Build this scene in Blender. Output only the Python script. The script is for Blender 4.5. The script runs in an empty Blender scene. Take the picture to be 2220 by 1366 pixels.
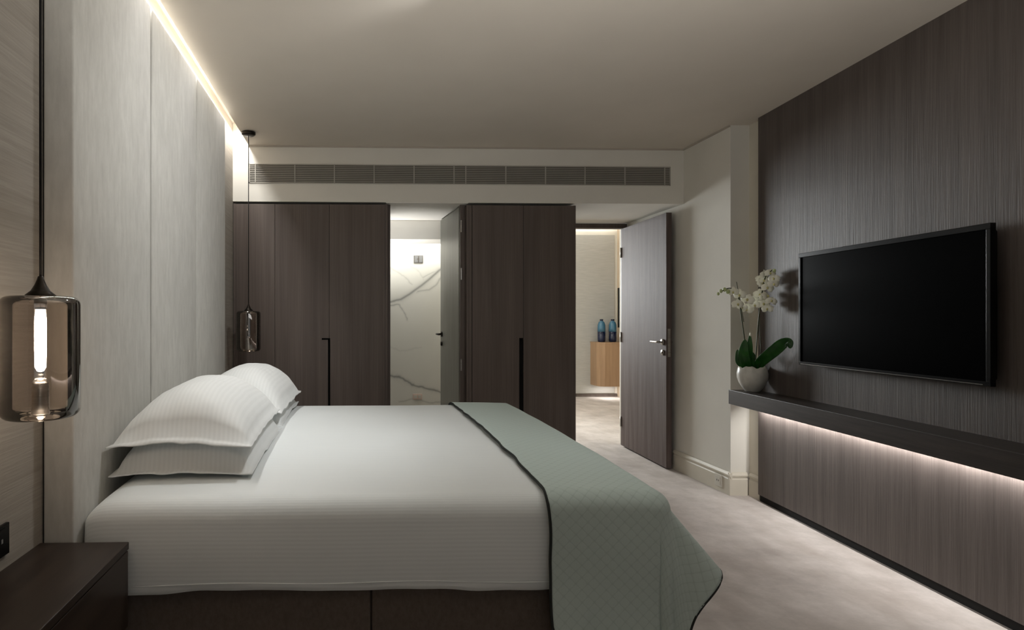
import bpy, bmesh, math, random
from mathutils import Vector, Matrix, noise
random.seed(7)
C = bpy.context.scene.collection
S = bpy.context.scene

# ------------------------------------------------------------------ camera, world, lights, exposure
cam_d = bpy.data.cameras.new('camera'); cam = bpy.data.objects.new('camera', cam_d); C.objects.link(cam)
cam.location = (0, 0, 1.29); cam.rotation_euler = (math.pi / 2, 0, -math.atan(.0294))
cam_d.sensor_width = 36; cam_d.lens = 1250 / 2220 * 36
cam_d.shift_x = 305 / 2220; cam_d.shift_y = 7 / 2220; cam_d.clip_start = .02
S.camera = cam
S.view_settings.view_transform = 'Standard'; S.view_settings.look = 'None'
S.view_settings.gamma = 1; S.view_settings.use_curve_mapping = False
S.view_settings.exposure = 0.0
w = bpy.data.worlds.new('world'); S.world = w; w.use_nodes = True
w.node_tree.nodes['Background'].inputs[0].default_value = (.55, .62, .75, 1)
w.node_tree.nodes['Background'].inputs[1].default_value = .25

def area(name, loc, rot, sx, sy, power, col=(1, .95, .88), spread=180):
    d = bpy.data.lights.new(name, 'AREA'); d.shape = 'RECTANGLE'; d.size = sx; d.size_y = sy
    d.energy = power; d.color = col; d.spread = math.radians(spread)
    o = bpy.data.objects.new(name, d); C.objects.link(o); o.location = loc; o.rotation_euler = rot
    return o
def spot(name, loc, target, power, angle, blend=.6, rad=.04, col=(1, .93, .84)):
    d = bpy.data.lights.new(name, 'SPOT'); d.energy = power; d.spot_size = math.radians(angle)
    d.spot_blend = blend; d.shadow_soft_size = rad; d.color = col
    o = bpy.data.objects.new(name, d); C.objects.link(o); o.location = loc
    o.rotation_euler = (Vector(target) - Vector(loc)).to_track_quat('-Z', 'Y').to_euler()
    return o
PI = math.pi
WARM = (1, .95, .88); NEUT = (1, .98, .955)
# LED strip in the ceiling slot over the headboard
area('cove_strip_light', (-.915, 3.2, 2.83), (0, math.radians(-10), 0), .05, 3.0, 25, (1, .99, .975))
# downlights in the ceiling above the bed (they sit above the picture)
for i, (x, y, p) in enumerate([(.35, 2.42, 20), (1.25, 2.40, 23)]):
    spot('ceiling_downlight_light', (x, y, 2.69), (x - .05, y + .95, 0), p, 112, .9, .06, (.965, .985, 1))
spot('headboard_downlight_light', (.35, 2.48, 2.69), (-.89, 3.05, 1.4), 84, 118, 1, .08, (.98, .99, 1))
# unseen fill added above the picture, bounced by the ceiling for ambient light
area('bounce_fill_light', (.8, 1.1, 1.72), (PI - .25, 0, 0), 2.0, 1.3, 20, (1, .985, .96))
# fill light added behind the camera, shining in through the added window
area('rear_fill_light', (.9, -1.75, 1.5), (math.radians(90), 0, 0), 2.2, 1.7, 2.8, (1, .975, .95))
# LED strip under the console shelf
LED_SHELF = 7.2
# daylight through the far room's own window, reaching the television wall through the open door
area('far_room_window_daylight', (1.55, 9.62, 1.85), (math.radians(-90), 0, 0), 2.1, 1.3, 360, (.97, .97, 1))
# bathroom
area('shower_slot_light', (.62, 6.02, 2.2), (math.radians(12), 0, 0), 1.5, .05, 9, (1, .99, .96))
area('bathroom_fill_light', (.3, 5.30, 1.0), (math.radians(160), 0, 0), .5, .12, 4.6, (1, .99, .97), 80)  # unseen fill added to brighten the soffit and dropped bulkhead from below
# far room
area('far_room_cove_light', (3.2, 9.2, 2.70), (PI, 0, 0), 2.2, .06, 7, NEUT)
area('far_room_ceiling_light', (2.8, 7.6, 2.72), (0, 0, 0),   .8, .8, 9, NEUT)
area('far_cabinet_light', (4.1, 9.15, .19), (0, 0, 0), .35, .25, 1.6, NEUT)

# ------------------------------------------------------------------ materials
def srgb(r, g, b):
    f = lambda c: (c / 255 / 12.92) if c / 255 <= .04045 else ((c / 255 + .055) / 1.055) ** 2.4
    return (f(r), f(g), f(b), 1)
def mat(name, col=None, rough=.6, metal=0, spec=.5):
    m = bpy.data.materials.new(name); m.use_nodes = True
    b = m.node_tree.nodes['Principled BSDF']
    if col: b.inputs['Base Color'].default_value = col
    b.inputs['Roughness'].default_value = rough; b.inputs['Metallic'].default_value = metal
    b.inputs['Specular IOR Level'].default_value = spec
    return m, m.node_tree, b
def nd(nt, t, **k):
    n = nt.nodes.new(t)
    for a, v in k.items(): setattr(n, a, v)
    return n
def noise_mat(name, c1, c2, scale, rough=.6, detail=6, nrough=.6, bump=.1, dist=.002, p1=.3, p2=.7, coord='Object', c3=None, scale2=None, mix2=.35, spec=.3, metal=0):
    """two-tone procedural noise stretched by a 3-vector scale, with bump"""
    m, nt, b = mat(name, c1, rough, metal, spec)
    tc = nd(nt, 'ShaderNodeTexCoord'); mp = nd(nt, 'ShaderNodeMapping'); mp.inputs['Scale'].default_value = scale
    nt.links.new(tc.outputs[coord], mp.inputs[0])
    n = nd(nt, 'ShaderNodeTexNoise'); n.inputs['Scale'].default_value = 1; n.inputs['Detail'].default_value = detail
    n.inputs['Roughness'].default_value = nrough; nt.links.new(mp.outputs[0], n.inputs['Vector'])
    r = nd(nt, 'ShaderNodeValToRGB'); r.color_ramp.elements[0].position = p1; r.color_ramp.elements[0].color = c1
    r.color_ramp.elements[1].position = p2; r.color_ramp.elements[1].color = c2
    nt.links.new(n.outputs['Fac'], r.inputs[0]); out = r.outputs[0]
    if c3:
        mp2 = nd(nt, 'ShaderNodeMapping'); mp2.inputs['Scale'].default_value = scale2; nt.links.new(tc.outputs[coord], mp2.inputs[0])
        n2 = nd(nt, 'ShaderNodeTexNoise'); n2.inputs['Scale'].default_value = 1; n2.inputs['Detail'].default_value = 4
        nt.links.new(mp2.outputs[0], n2.inputs['Vector'])
        r2 = nd(nt, 'ShaderNodeValToRGB'); r2.color_ramp.elements[0].position = .42; r2.color_ramp.elements[1].position = .68
        r2.color_ramp.elements[0].color = (0, 0, 0, 1); r2.color_ramp.elements[1].color = (mix2, mix2, mix2, 1)
        nt.links.new(n2.outputs['Fac'], r2.inputs[0])
        mx = nd(nt, 'ShaderNodeMix', data_type='RGBA'); nt.links.new(r2.outputs[0], mx.inputs['Factor'])
        nt.links.new(out, mx.inputs['A']); mx.inputs['B'].default_value = c3; out = mx.outputs['Result']
    nt.links.new(out, b.inputs['Base Color'])
    if bump:
        bp = nd(nt, 'ShaderNodeBump'); bp.inputs['Strength'].default_value = bump; bp.inputs['Distance'].default_value = dist
        nt.links.new(n.outputs['Fac'], bp.inputs['Height']); nt.links.new(bp.outputs[0], b.inputs['Normal'])
    return m
WOOD_A, WOOD_B, WOOD_C = srgb(76, 66, 61), srgb(96, 84, 78), srgb(58, 49, 45)
M = {}
M['wood'] = noise_mat('dark_oak_veneer', srgb(92, 82, 76), srgb(106, 95, 88), (110, 110, 1.6), .5, 6, .6, .2, .002, .3, .7, c3=srgb(80, 71, 66), scale2=(14, 14, .5), mix2=.6)
M['wood_wall'] = noise_mat('dark_oak_wall_veneer', srgb(84, 76, 72), srgb(102, 93, 88), (130, 130, 3.0), .48, 7, .65, .5, .003, .3, .7, c3=srgb(72, 65, 61), scale2=(26, 26, .9), mix2=.6)
M['wood_door'] = noise_mat('grey_brown_oak_door', srgb(90, 78, 74), srgb(108, 97, 93), (90, 90, 2.0), .62, 8, .7, .4, .003, .35, .66, c3=srgb(70, 58, 54), scale2=(18, 18, 1.1), mix2=.5, spec=.12)
M['wood_shelf'] = noise_mat('black_brown_oak', srgb(46, 41, 38), srgb(64, 57, 53), (30, 1.6, 60), .42, 8, .65, .3, .002)
M['wood_night'] = noise_mat('wenge_veneer', srgb(44, 36, 31), srgb(60, 50, 43), (30, 2, 30), .35, 6, .6, .15, .002)
M['wood_light'] = noise_mat('light_walnut', srgb(150, 120, 92), srgb(172, 142, 112), (25, 25, 1.5), .45, 7, .6, .1, .002)
M['paint'] = noise_mat('ceiling_paint', srgb(216, 207, 194), srgb(219, 210, 197), (3, 3, 3), .85, 2, .5, .03, .001)
M['wallpaint'] = noise_mat('wall_paint', srgb(220, 216, 206), srgb(224, 220, 210), (4, 4, 4), .8, 2, .5, .03, .001)
M['trim'] = noise_mat('skirting_paint', srgb(204, 197, 182), srgb(210, 203, 188), (6, 6, 6), .45, 2, .5, .02, .001)
M['white'] = noise_mat('white_plaster', srgb(235, 232, 224), srgb(240, 237, 230), (4, 4, 4), .8, 2, .5, .02, .001)
M['shadow_gap'] = mat('shadow_gap_paint', srgb(18, 15, 13), .9)[0]
M['wallpaper'] = noise_mat('striated_wallpaper', srgb(148, 141, 131), srgb(166, 159, 149), (4, 4, 150), .7, 5, .7, .4, .002, .3, .7, c3=srgb(138, 131, 121), scale2=(2, 2, 45), mix2=.5)
M['suede'] = noise_mat('suede_panel', srgb(190, 188, 181), srgb(208, 206, 199), (12, 12, 5), .85, 9, .78, .25, .002, .3, .72, c3=srgb(178, 176, 169), scale2=(50, 50, 10), mix2=.4)
M['carpet'] = noise_mat('cut_pile_carpet', srgb(170, 162, 156), srgb(198, 190, 184), (3.2, 3.8, 3), .95, 9, .72, .6, .006, .34, .66, c3=srgb(160, 149, 140), scale2=(7, 2.5, 5), mix2=.45, spec=.1)
M['pile'] = noise_mat('bed_base_fabric', srgb(86, 76, 68), srgb(98, 88, 80), (90, 90, 60), .9, 4, .6, .3, .002)
M['dark_metal'] = noise_mat('bronze_metal', srgb(40, 36, 32), srgb(54, 49, 44), (30, 30, 30), .38, 3, .5, .05, .001, metal=.9, spec=.5)
M['steel'] = noise_mat('brushed_steel', srgb(150, 146, 140), srgb(176, 172, 166), (8, 8, 120), .28, 3, .5, .05, .001, metal=1, spec=.5)
M['grille'] = noise_mat('grille_enamel', srgb(168, 164, 154), srgb(178, 173, 163), (9, 9, 9), .5, 2, .5, .02, .001)
M['black_gloss'] = mat('black_gloss_plastic', srgb(5, 5, 5), .25, 0, .3)[0]
M['screen'] = mat('screen_glass', srgb(2, 2, 2), .25, 0, .02)[0]
M['plastic_white'] = mat('white_plastic', srgb(205, 200, 188), .4)[0]
M['mark'] = mat('grey_print', srgb(120, 120, 118), .5)[0]
M['leaf'] = noise_mat('orchid_leaf', srgb(26, 66, 26), srgb(44, 96, 36), (12, 12, 12), .32, 3, .5, .1, .001)
M['stem'] = noise_mat('orchid_stem', srgb(54, 62, 36), srgb(74, 76, 48), (40, 40, 10), .5, 3, .5, .1, .001)
M['petal'] = noise_mat('orchid_petal', srgb(236, 234, 216), srgb(246, 245, 232), (30, 30, 30), .55, 3, .5, .1, .001)
M['lip'] = noise_mat('orchid_lip', srgb(190, 186, 120), srgb(222, 214, 160), (60, 60, 60), .5, 3, .5, .1, .001)
M['bud'] = noise_mat('orchid_bud', srgb(176, 190, 132), srgb(206, 214, 166), (40, 40, 40), .5, 3, .5, .1, .001)
M['pot'] = noise_mat('crackled_white_glaze', srgb(196, 194, 186), srgb(214, 212, 204), (22, 22, 22), .3, 5, .6, .25, .004)
M['soil'] = noise_mat('bark_mulch', srgb(60, 46, 34), srgb(90, 70, 52), (60, 60, 60), .9, 5, .6, .8, .01)
M['stick'] = M['stem']

def fabric(name, c1, c2, period, amp=.35, uv=False):
    """satin stripe running along X: bands read in Y+Z so they follow top and side"""
    m, nt, b = mat(name, c1, .75, 0, .25)
    b.inputs['Sheen Weight'].default_value = .25
    tc = nd(nt, 'ShaderNodeTexCoord'); sp = nd(nt, 'ShaderNodeSeparateXYZ')
    nt.links.new(tc.outputs['UV' if uv else 'Object'], sp.inputs[0])
    ad = nd(nt, 'ShaderNodeMath', operation='ADD')
    if uv: nt.links.new(sp.outputs[0], ad.inputs[0]); ad.inputs[1].default_value = 0
    else: nt.links.new(sp.outputs[1], ad.inputs[0]); nt.links.new(sp.outputs[2], ad.inputs[1])
    mu = nd(nt, 'ShaderNodeMath', operation='MULTIPLY'); mu.inputs[1].default_value = 2 * PI / period; nt.links.new(ad.outputs[0], mu.inputs[0])
    si = nd(nt, 'ShaderNodeMath', operation='SINE'); nt.links.new(mu.outputs[0], si.inputs[0])
    r = nd(nt, 'ShaderNodeValToRGB'); r.color_ramp.elements[0].position = .35; r.color_ramp.elements[1].position = .65
    r.color_ramp.elements[0].color = c1; r.color_ramp.elements[1].color = c2
    mr = nd(nt, 'ShaderNodeMapRange'); mr.inputs['From Min'].default_value = -1; nt.links.new(si.outputs[0], mr.inputs['Value'])
    nt.links.new(mr.outputs[0], r.inputs[0]); nt.links.new(r.outputs[0], b.inputs['Base Color'])
    n = nd(nt, 'ShaderNodeTexNoise'); n.inputs['Scale'].default_value = 5; n.inputs['Detail'].default_value = 4
    nt.links.new(tc.outputs['Object'], n.inputs['Vector'])
    m2 = nd(nt, 'ShaderNodeMath', operation='MULTIPLY_ADD'); m2.inputs[1].default_value = .15
    nt.links.new(mr.outputs[0], m2.inputs[0]); nt.links.new(n.outputs['Fac'], m2.inputs[2])
    bp = nd(nt, 'ShaderNodeBump'); bp.inputs['Strength'].default_value = amp; bp.inputs['Distance'].default_value = .008
    nt.links.new(m2.outputs[0], bp.inputs['Height']); nt.links.new(bp.outputs[0], b.inputs['Normal'])
    return m
M['linen'] = fabric('white_stripe_cotton', srgb(221, 225, 224), srgb(225, 229, 228), .014, .10)
M['pillow'] = fabric('white_pillow_cotton', srgb(223, 225, 223), srgb(227, 229, 227), .017, .14, True)

def quilt(name):
    m, nt, b = mat(name, srgb(136, 152, 142), .85, 0, .2)
    b.inputs['Sheen Weight'].default_value = .15
    tc = nd(nt, 'ShaderNodeTexCoord'); sp = nd(nt, 'ShaderNodeSeparateXYZ'); nt.links.new(tc.outputs['UV'], sp.inputs[0])
    hs = []
    for op in ('ADD', 'SUBTRACT'):
        a = nd(nt, 'ShaderNodeMath', operation=op); nt.links.new(sp.outputs[0], a.inputs[0]); nt.links.new(sp.outputs[1], a.inputs[1])
        q = nd(nt, 'ShaderNodeMath', operation='MULTIPLY'); q.inputs[1].default_value = PI / .040; nt.links.new(a.outputs[0], q.inputs[0])
        s = nd(nt, 'ShaderNodeMath', operation='SINE'); nt.links.new(q.outputs[0], s.inputs[0])
        ab = nd(nt, 'ShaderNodeMath', operation='ABSOLUTE'); nt.links.new(s.outputs[0], ab.inputs[0])
        pw = nd(nt, 'ShaderNodeMath', operation='POWER'); pw.inputs[1].default_value = .35; nt.links.new(ab.outputs[0], pw.inputs[0]); hs.append(pw)
    mn = nd(nt, 'ShaderNodeMath', operation='MULTIPLY'); nt.links.new(hs[0].outputs[0], mn.inputs[0]); nt.links.new(hs[1].outputs[0], mn.inputs[1])
    r = nd(nt, 'ShaderNodeValToRGB'); r.color_ramp.elements[0].position = .15; r.color_ramp.elements[1].position = .6
    r.color_ramp.elements[0].color = srgb(174, 188, 182); r.color_ramp.elements[1].color = srgb(186, 200, 194)
    nt.links.new(mn.outputs[0], r.inputs[0]); nt.links.new(r.outputs[0], b.inputs['Base Color'])
    n = nd(nt, 'ShaderNodeTexNoise'); n.inputs['Scale'].default_value = 90; nt.links.new(tc.outputs['UV'], n.inputs['Vector'])
    ad = nd(nt, 'ShaderNodeMath', operation='MULTIPLY_ADD'); ad.inputs[1].default_value = .25
    nt.links.new(n.outputs['Fac'], ad.inputs[0]); nt.links.new(mn.outputs[0], ad.inputs[2])
    bp = nd(nt, 'ShaderNodeBump'); bp.inputs['Strength'].default_value = .25; bp.inputs['Distance'].default_value = .0025
    nt.links.new(ad.outputs[0], bp.inputs['Height']); nt.links.new(bp.outputs[0], b.inputs['Normal'])
    return m
M['quilt'] = quilt('seafoam_quilt')
M['piping'] = mat('black_piping', srgb(30, 34, 31), .8)[0]

def glass(name, col, rough=.0, ior=1.45, metal_mix=0.0, tint=None):
    m = bpy.data.materials.new(name); m.use_nodes = True; nt = m.node_tree; nt.nodes.clear()
    o = nd(nt, 'ShaderNodeOutputMaterial'); g = nd(nt, 'ShaderNodeBsdfTransparent'); g.inputs[0].default_value = col
    gl = nd(nt, 'ShaderNodeBsdfGlossy'); gl.inputs[0].default_value = tint or (.9, .88, .85, 1); gl.inputs['Roughness'].default_value = .03
    fr = nd(nt, 'ShaderNodeFresnel'); fr.inputs[0].default_value = ior
    ad = nd(nt, 'ShaderNodeMath', operation='MULTIPLY_ADD'); ad.inputs[1].default_value = 1; ad.inputs[2].default_value = metal_mix
    ad.use_clamp = True; nt.links.new(fr.outputs[0], ad.inputs[0])
    mx = nd(nt, 'ShaderNodeMixShader'); nt.links.new(ad.outputs[0], mx.inputs[0]); nt.links.new(g.outputs[0], mx.inputs[1]); nt.links.new(gl.outputs[0], mx.inputs[2])
    nt.links.new(mx.outputs[0], o.inputs[0]); return m
M['smoke'] = glass('smoked_mirror_glass', (.86, .80, .75, 1), 0, 1.5, .12)
M['pane'] = glass('window_glass', (.95, .97, .96, 1))
M['blue_glass'] = mat('blue_glass', srgb(60, 104, 128), .12, 0, .5)[0]
M['navy_glass'] = mat('navy_glass', srgb(14, 24, 52), .1, 0, .5)[0]
def emit(name, col, k):
    m = bpy.data.materials.new(name); m.use_nodes = True; nt = m.node_tree; nt.nodes.clear()
    o = nd(nt, 'ShaderNodeOutputMaterial'); e = nd(nt, 'ShaderNodeEmission'); e.inputs[0].default_value = col; e.inputs[1].default_value = k
    nt.links.new(e.outputs[0], o.inputs[0]); return m
M['bulb'] = emit('lit_bulb_glass', (1, .88, .76, 1), 45)
M['led'] = emit('led_diffuser', (1, .95, .9, 1), 6)

# ------------------------------------------------------------------ mesh helpers (all coordinates in world space)
def WM(o):
    m = Matrix.Identity(4)
    while o:
        m = Matrix.LocRotScale(o.location, o.rotation_euler, o.scale) @ m; o = o.parent
    return m
def obj(name, bm, m, parent=None, smooth=False, local=False, uvs=None):
    if parent and not local: bm.transform(WM(parent).inverted())
    me = bpy.data.meshes.new(name)
    bmesh.ops.recalc_face_normals(bm, faces=bm.faces)
    bm.to_mesh(me); bm.free()
    for q in (m if isinstance(m, list) else [m]): me.materials.append(q)
    if smooth:
        for p in me.polygons: p.use_smooth = True
    o = bpy.data.objects.new(name, me); C.objects.link(o)
    if parent: o.parent = parent
    return o
def thing(name, label, cat, loc=(0, 0, 0), rz=0, group=None):
    o = bpy.data.objects.new(name, None); C.objects.link(o); o.location = loc; o.rotation_euler = (0, 0, rz)
    o.empty_display_size = .1
    o['label'] = label; o['category'] = cat
    if group: o['group'] = group
    return o
def tag(o, label, cat, group=None):
    o['label'] = label; o['category'] = cat
    if group: o['group'] = group
    return o
def struct(o, label=None):
    o['kind'] = 'structure'
    if label: o['label'] = label
    return o
def addbox(bm, x0, x1, y0, y1, z0, z1, bevel=0, seg=2):
    vs = [bm.verts.new(p) for p in ((x0, y0, z0), (x1, y0, z0), (x1, y1, z0), (x0, y1, z0), (x0, y0, z1), (x1, y0, z1), (x1, y1, z1), (x0, y1, z1))]
    fs = [bm.faces.new([vs[i] for i in f]) for f in ((0, 3, 2, 1), (4, 5, 6, 7), (0, 1, 5, 4), (1, 2, 6, 5), (2, 3, 7, 6), (3, 0, 4, 7))]
    if bevel:
        es = list({e for f in fs for e in f.edges})
        bmesh.ops.bevel(bm, geom=es, offset=bevel, segments=seg, affect='EDGES', profile=.5)
    return bm
def box(*a, **k): return addbox(bmesh.new(), *a, **k)
def addhex(bm, P, bevel=0, seg=2):
    vs = [bm.verts.new(p) for p in P]
    fs = [bm.faces.new([vs[i] for i in f]) for f in ((0, 3, 2, 1), (4, 5, 6, 7), (0, 1, 5, 4), (1, 2, 6, 5), (2, 3, 7, 6), (3, 0, 4, 7))]
    if bevel: bmesh.ops.bevel(bm, geom=list({e for f in fs for e in f.edges}), offset=bevel, segments=seg, affect='EDGES', profile=.5)
    return bm
def prism(pts, y0, y1, axis='Y', bm=None):
    """extrude polygon pts: axis Y -> pts are (x,z); axis X -> (y,z); axis Z -> (x,y)"""
    bm = bm or bmesh.new()
    f = {'Y': lambda p, t: (p[0], t, p[1]), 'X': lambda p, t: (t, p[0], p[1]), 'Z': lambda p, t: (p[0], p[1], t)}[axis]
    a = [bm.verts.new(f(p, y0)) for p in pts]; b = [bm.verts.new(f(p, y1)) for p in pts]
    bm.faces.new(a); bm.faces.new(b[::-1]); n = len(pts)
    for i in range(n): bm.faces.new((a[i], b[i], b[(i + 1) % n], a[(i + 1) % n]))
    return bm
def lathe(prof, cx, cy, seg=32, bm=None, cap=True):
    bm = bm or bmesh.new(); rings = []
    for r, z in prof:
        rings.append([bm.verts.new((cx + r * math.cos(2 * PI * k / seg), cy + r * math.sin(2 * PI * k / seg), z)) for k in range(seg)])
    for a, b in zip(rings, rings[1:]):
        for k in range(seg): bm.faces.new((a[k], a[(k + 1) % seg], b[(k + 1) % seg], b[k]))
    if cap:
        if prof[0][0] > 1e-4: bm.faces.new(rings[0][::-1])
        if prof[-1][0] > 1e-4: bm.faces.new(rings[-1])
    return bm
def tube(pts, r, seg=8, bm=None, closed=False):
    bm = bm or bmesh.new(); P = [Vector(p) for p in pts]; rings = []; n = len(P)
    for i, p in enumerate(P):
        a = P[(i - 1) % n] if (closed or i) else p; b = P[(i + 1) % n] if (closed or i < n - 1) else p
        t = (b - a).normalized(); u = t.cross(Vector((.3, .2, 1)) if abs(t.z) < .9 else Vector((1, .2, 0))).normalized(); v = t.cross(u)
        rr = r[i] if isinstance(r, (list, tuple)) else r
        rings.append([bm.verts.new(p + (u * math.cos(2 * PI * k / seg) + v * math.sin(2 * PI * k / seg)) * rr) for k in range(seg)])
    pr = list(zip(rings, rings[1:])) + ([(rings[-1], rings[0])] if closed else [])
    for a, b in pr:
        for k in range(seg): bm.faces.new((a[k], a[(k + 1) % seg], b[(k + 1) % seg], b[k]))
    if not closed: bm.faces.new(rings[0]); bm.faces.new(rings[-1][::-1])
    return bm
def smooth_pts(P, n=6):
    P = [Vector(p) for p in P]; out = []
    for i in range(len(P) - 1):
        p0 = P[max(i - 1, 0)]; p1 = P[i]; p2 = P[i + 1]; p3 = P[min(i + 2, len(P) - 1)]
        for k in range(n):
            t = k / n
            out.append(.5 * ((2 * p1) + (p2 - p0) * t + (2 * p0 - 5 * p1 + 4 * p2 - p3) * t * t + (3 * p1 - 3 * p2 + p3 - p0) * t ** 3))
    return out + [P[-1]]
def shade_auto(o, ang=35):
    for p in o.data.polygons: p.use_smooth = True
    try: o.data.set_sharp_from_angle(angle=math.radians(ang))
    except Exception: pass

# ------------------------------------------------------------------ room shell
XL, YF, ZC = -.99, 4.73, 2.7
struct(obj('floor', box(-1.2, 4.6, -1.7, 9.6, -.1, 0), M['carpet']), 'mottled beige cut-pile carpet')
struct(obj('wall_left', box(XL - .15, XL, -1.6, 6.3, 0, 2.92), M['wallpaper']), 'wall covered in fine horizontal striated taupe paper')
# ceiling with light slot along the headboard wall
bm = box(-.862, 3.3, -1.6, YF, ZC, ZC + .22); addbox(bm, XL - .15, -.862, -1.6, YF, 2.88, 2.92)
struct(obj('ceiling', bm, M['paint']), 'flat greige ceiling with a light slot along the headboard')
# bulkhead over the wardrobes, passage soffit
bm = box(XL - .15, 2.745, YF, 5.56, 2.243, 2.92); addbox(bm, 1.80, 2.745, 5.56, 5.72, 2.243, 2.92)
struct(obj('wall_far', bm, M['wallpaint']), 'bulkhead above the wardrobes')
struct(obj('wall_side', box(2.745, 3.3, 4.13, 5.87, 0, 2.92), M['wallpaint']), 'pale wall between the open door and the television wall')
struct(obj('wall_recess', box(2.885, 3.3, -1.6, 4.13, 0, 2.92), M['trim']))
# thin darker strip painted in as the shadow line where ceiling meets the bulkhead
bm = box(-.86, 2.745, YF - .012, YF - .0005, ZC - .012, ZC - .0005)
addbox(bm, 2.733, 2.7445, 4.13, YF - .012, ZC - .012, ZC - .0005)
struct(obj('shadow_line', bm, mat('shadow_line_paint', srgb(184, 175, 162), .8)[0]))

# angled veneer television wall, standing clear of the floor
A0 = Vector((2.843, 3.99)); dv = Vector((-.083, -1)).normalized(); nv = Vector((-1, .083)).normalized()
def RW(s, d, z):
    p = A0 + dv * s + nv * d; return (p.x, p.y, z)
def rpts(s0, s1, d0, d1, z0, z1):
    return [RW(s0, d0, z0), RW(s1, d0, z0), RW(s1, d1, z0), RW(s0, d1, z0), RW(s0, d0, z1), RW(s1, d0, z1), RW(s1, d1, z1), RW(s0, d1, z1)]
def rbox(*a, bevel=0, bm=None): return addhex(bm or bmesh.new(), rpts(*a), bevel)
struct(obj('wall_right', prism([RW(-.02, -.035, 0)[:2], RW(.0, -.008, 0)[:2], RW(.012, 0, 0)[:2], RW(5.6, 0, 0)[:2], RW(5.6, -.035, 0)[:2]], .05, ZC, 'Z'), M['wood_wall']),
       'dark vertical-grain veneer wall behind the television')
struct(obj('trim_2', rbox(-.0, 5.6, -.034, -.02, 0, .05), M['shadow_gap']))

# wall behind the camera with an unseen window added for the rear fill
bm = box(XL - .15, -.25, -1.75, -1.6, 0, 2.92); addbox(bm, 2.05, 3.3, -1.75, -1.6, 0, 2.92)
addbox(bm, -.25, 2.05, -1.75, -1.6, 0, .55); addbox(bm, -.25, 2.05, -1.75, -1.6, 2.4, 2.92)
struct(obj('wall_back', bm, M['wood']))
win = struct(obj('added_window_1', box(-.25, 2.05, -1.70, -1.695, .55, 2.4), M['pane']))
bm = bmesh.new()
for a in ((-.25, -.19, .55, 2.4), (1.99, 2.05, .55, 2.4), (.87, .93, .55, 2.4)): addbox(bm, a[0], a[1], -1.72, -1.66, a[2], a[3], .004)
for a in ((.55, .61), (2.34, 2.4)): addbox(bm, -.19, 1.99, -1.72, -1.66, a[0], a[1], .004)
obj('window_frame', bm, M['dark_metal'], win)

# skirting of the side wall and pillar
def skirt_profile(h=.165):
    return [(0, 0), (.018, 0), (.018, h * .70), (.013, h * .74), (.013, h * .80), (.020, h * .84), (.020, h * .90), (.012, h * .96), (.008, h), (0, h)]
def skirt_x(name, xw, y0, y1, sgn=-1):  # along Y on a wall at xw
    a = []; bm = bmesh.new()
    return prism([(xw + sgn * p[0], p[1]) for p in skirt_profile()], y0, y1, 'Y')
b1 = struct(obj('baseboard_side', skirt_x('b', 2.7445, 4.11, 4.86), M['trim']), 'moulded cream skirting beside the open door')
struct(obj('baseboard_pillar', prism([(4.1295 - p[0], p[1]) for p in skirt_profile()], 2.726, 2.862, 'X'), M['trim']))
struct(obj('baseboard_recess', skirt_x('b', 2.8845, 4.0, 4.11), M['trim']))
struct(obj('baseboard_room', prism([(9.3795 - p[0], p[1]) for p in skirt_profile(.05)], -.04, 4.32, 'X'), M['wood']))

# ------------------------------------------------------------------ far room behind the open door
bm = box(2.6, 4.5, 9.38, 9.5, 0, 3.0); addbox(bm, -.2, .5, 9.38, 9.5, 0, 3.0); addbox(bm, .5, 2.6, 9.38, 9.5, 0, 1.2); addbox(bm, .5, 2.6, 9.38, 9.5, 2.5, 3.0)
w2 = struct(obj('window_2', box(.5, 2.6, 9.44, 9.445, 1.2, 2.5), M['pane']))
bf = bmesh.new()
for a in ((.5, .55), (2.55, 2.6), (1.53, 1.57)): addbox(bf, a[0], a[1], 9.42, 9.47, 1.2, 2.5, .004)
for a in ((1.2, 1.25), (2.45, 2.5)): addbox(bf, .55, 2.55, 9.42, 9.47, a[0], a[1], .004)
obj('window_frame', bf, M['dark_metal'], w2)
struct(obj('wall_room_back', bm, M['wallpaint']), 'pale panelled wall of the far room')
bm = bmesh.new()
addbox(bm, 3.0, 4.28, 9.362, 9.379, .06, 2.66, .004)
struct(obj('wall_panel_far', bm, noise_mat('grey_wall_covering', srgb(168, 166, 160), srgb(182, 180, 174), (6, 6, 90), .7, 4, .6, .1, .002)))
struct(obj('wall_room_right', box(4.33, 4.5, 5.87, 9.38, 0, 3.0), noise_mat('warm_beige_panel', srgb(196, 178, 154), srgb(208, 190, 166), (6, 6, 2), .6, 3, .5, .05, .001)), 'beige side wall of the far room')
struct(obj('wall_room_left', box(-.2, -.05, 6.4, 9.38, 0, 3.0), M['wallpaint']))
struct(obj('ceiling_room', box(-.2, 4.5, 5.87, 9.5, 2.86, 3.0), M['white']))
struct(obj('wall_door', box(1.62, 1.835, 5.72, 5.87, 0, 3.0), M['wallpaint']))
bm = box(1.835, 4.5, 5.74, 5.87, 2.25, 3.0); addbox(bm, 2.745, 4.5, 5.871, 5.89, 0, 3.0)
struct(obj('wall_door_head', bm, M['wallpaint']))
bm = box(1.80, 2.744, 5.725, 5.80, 2.195, 2.242, .003); addbox(bm, 1.80, 1.86, 5.725, 5.80, 0, 2.195, .003); addbox(bm, 2.712, 2.744, 5.76, 5.80, 0, 2.195, .003)
struct(obj('trim_3', bm, M['wood']), 'dark timber frame of the open doorway')
# fin wall at the wardrobe side of the passage
struct(obj('wall_passage', box(1.79, 1.836, 5.255, 5.72, 0, 2.243), M['wallpaint']))

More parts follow.
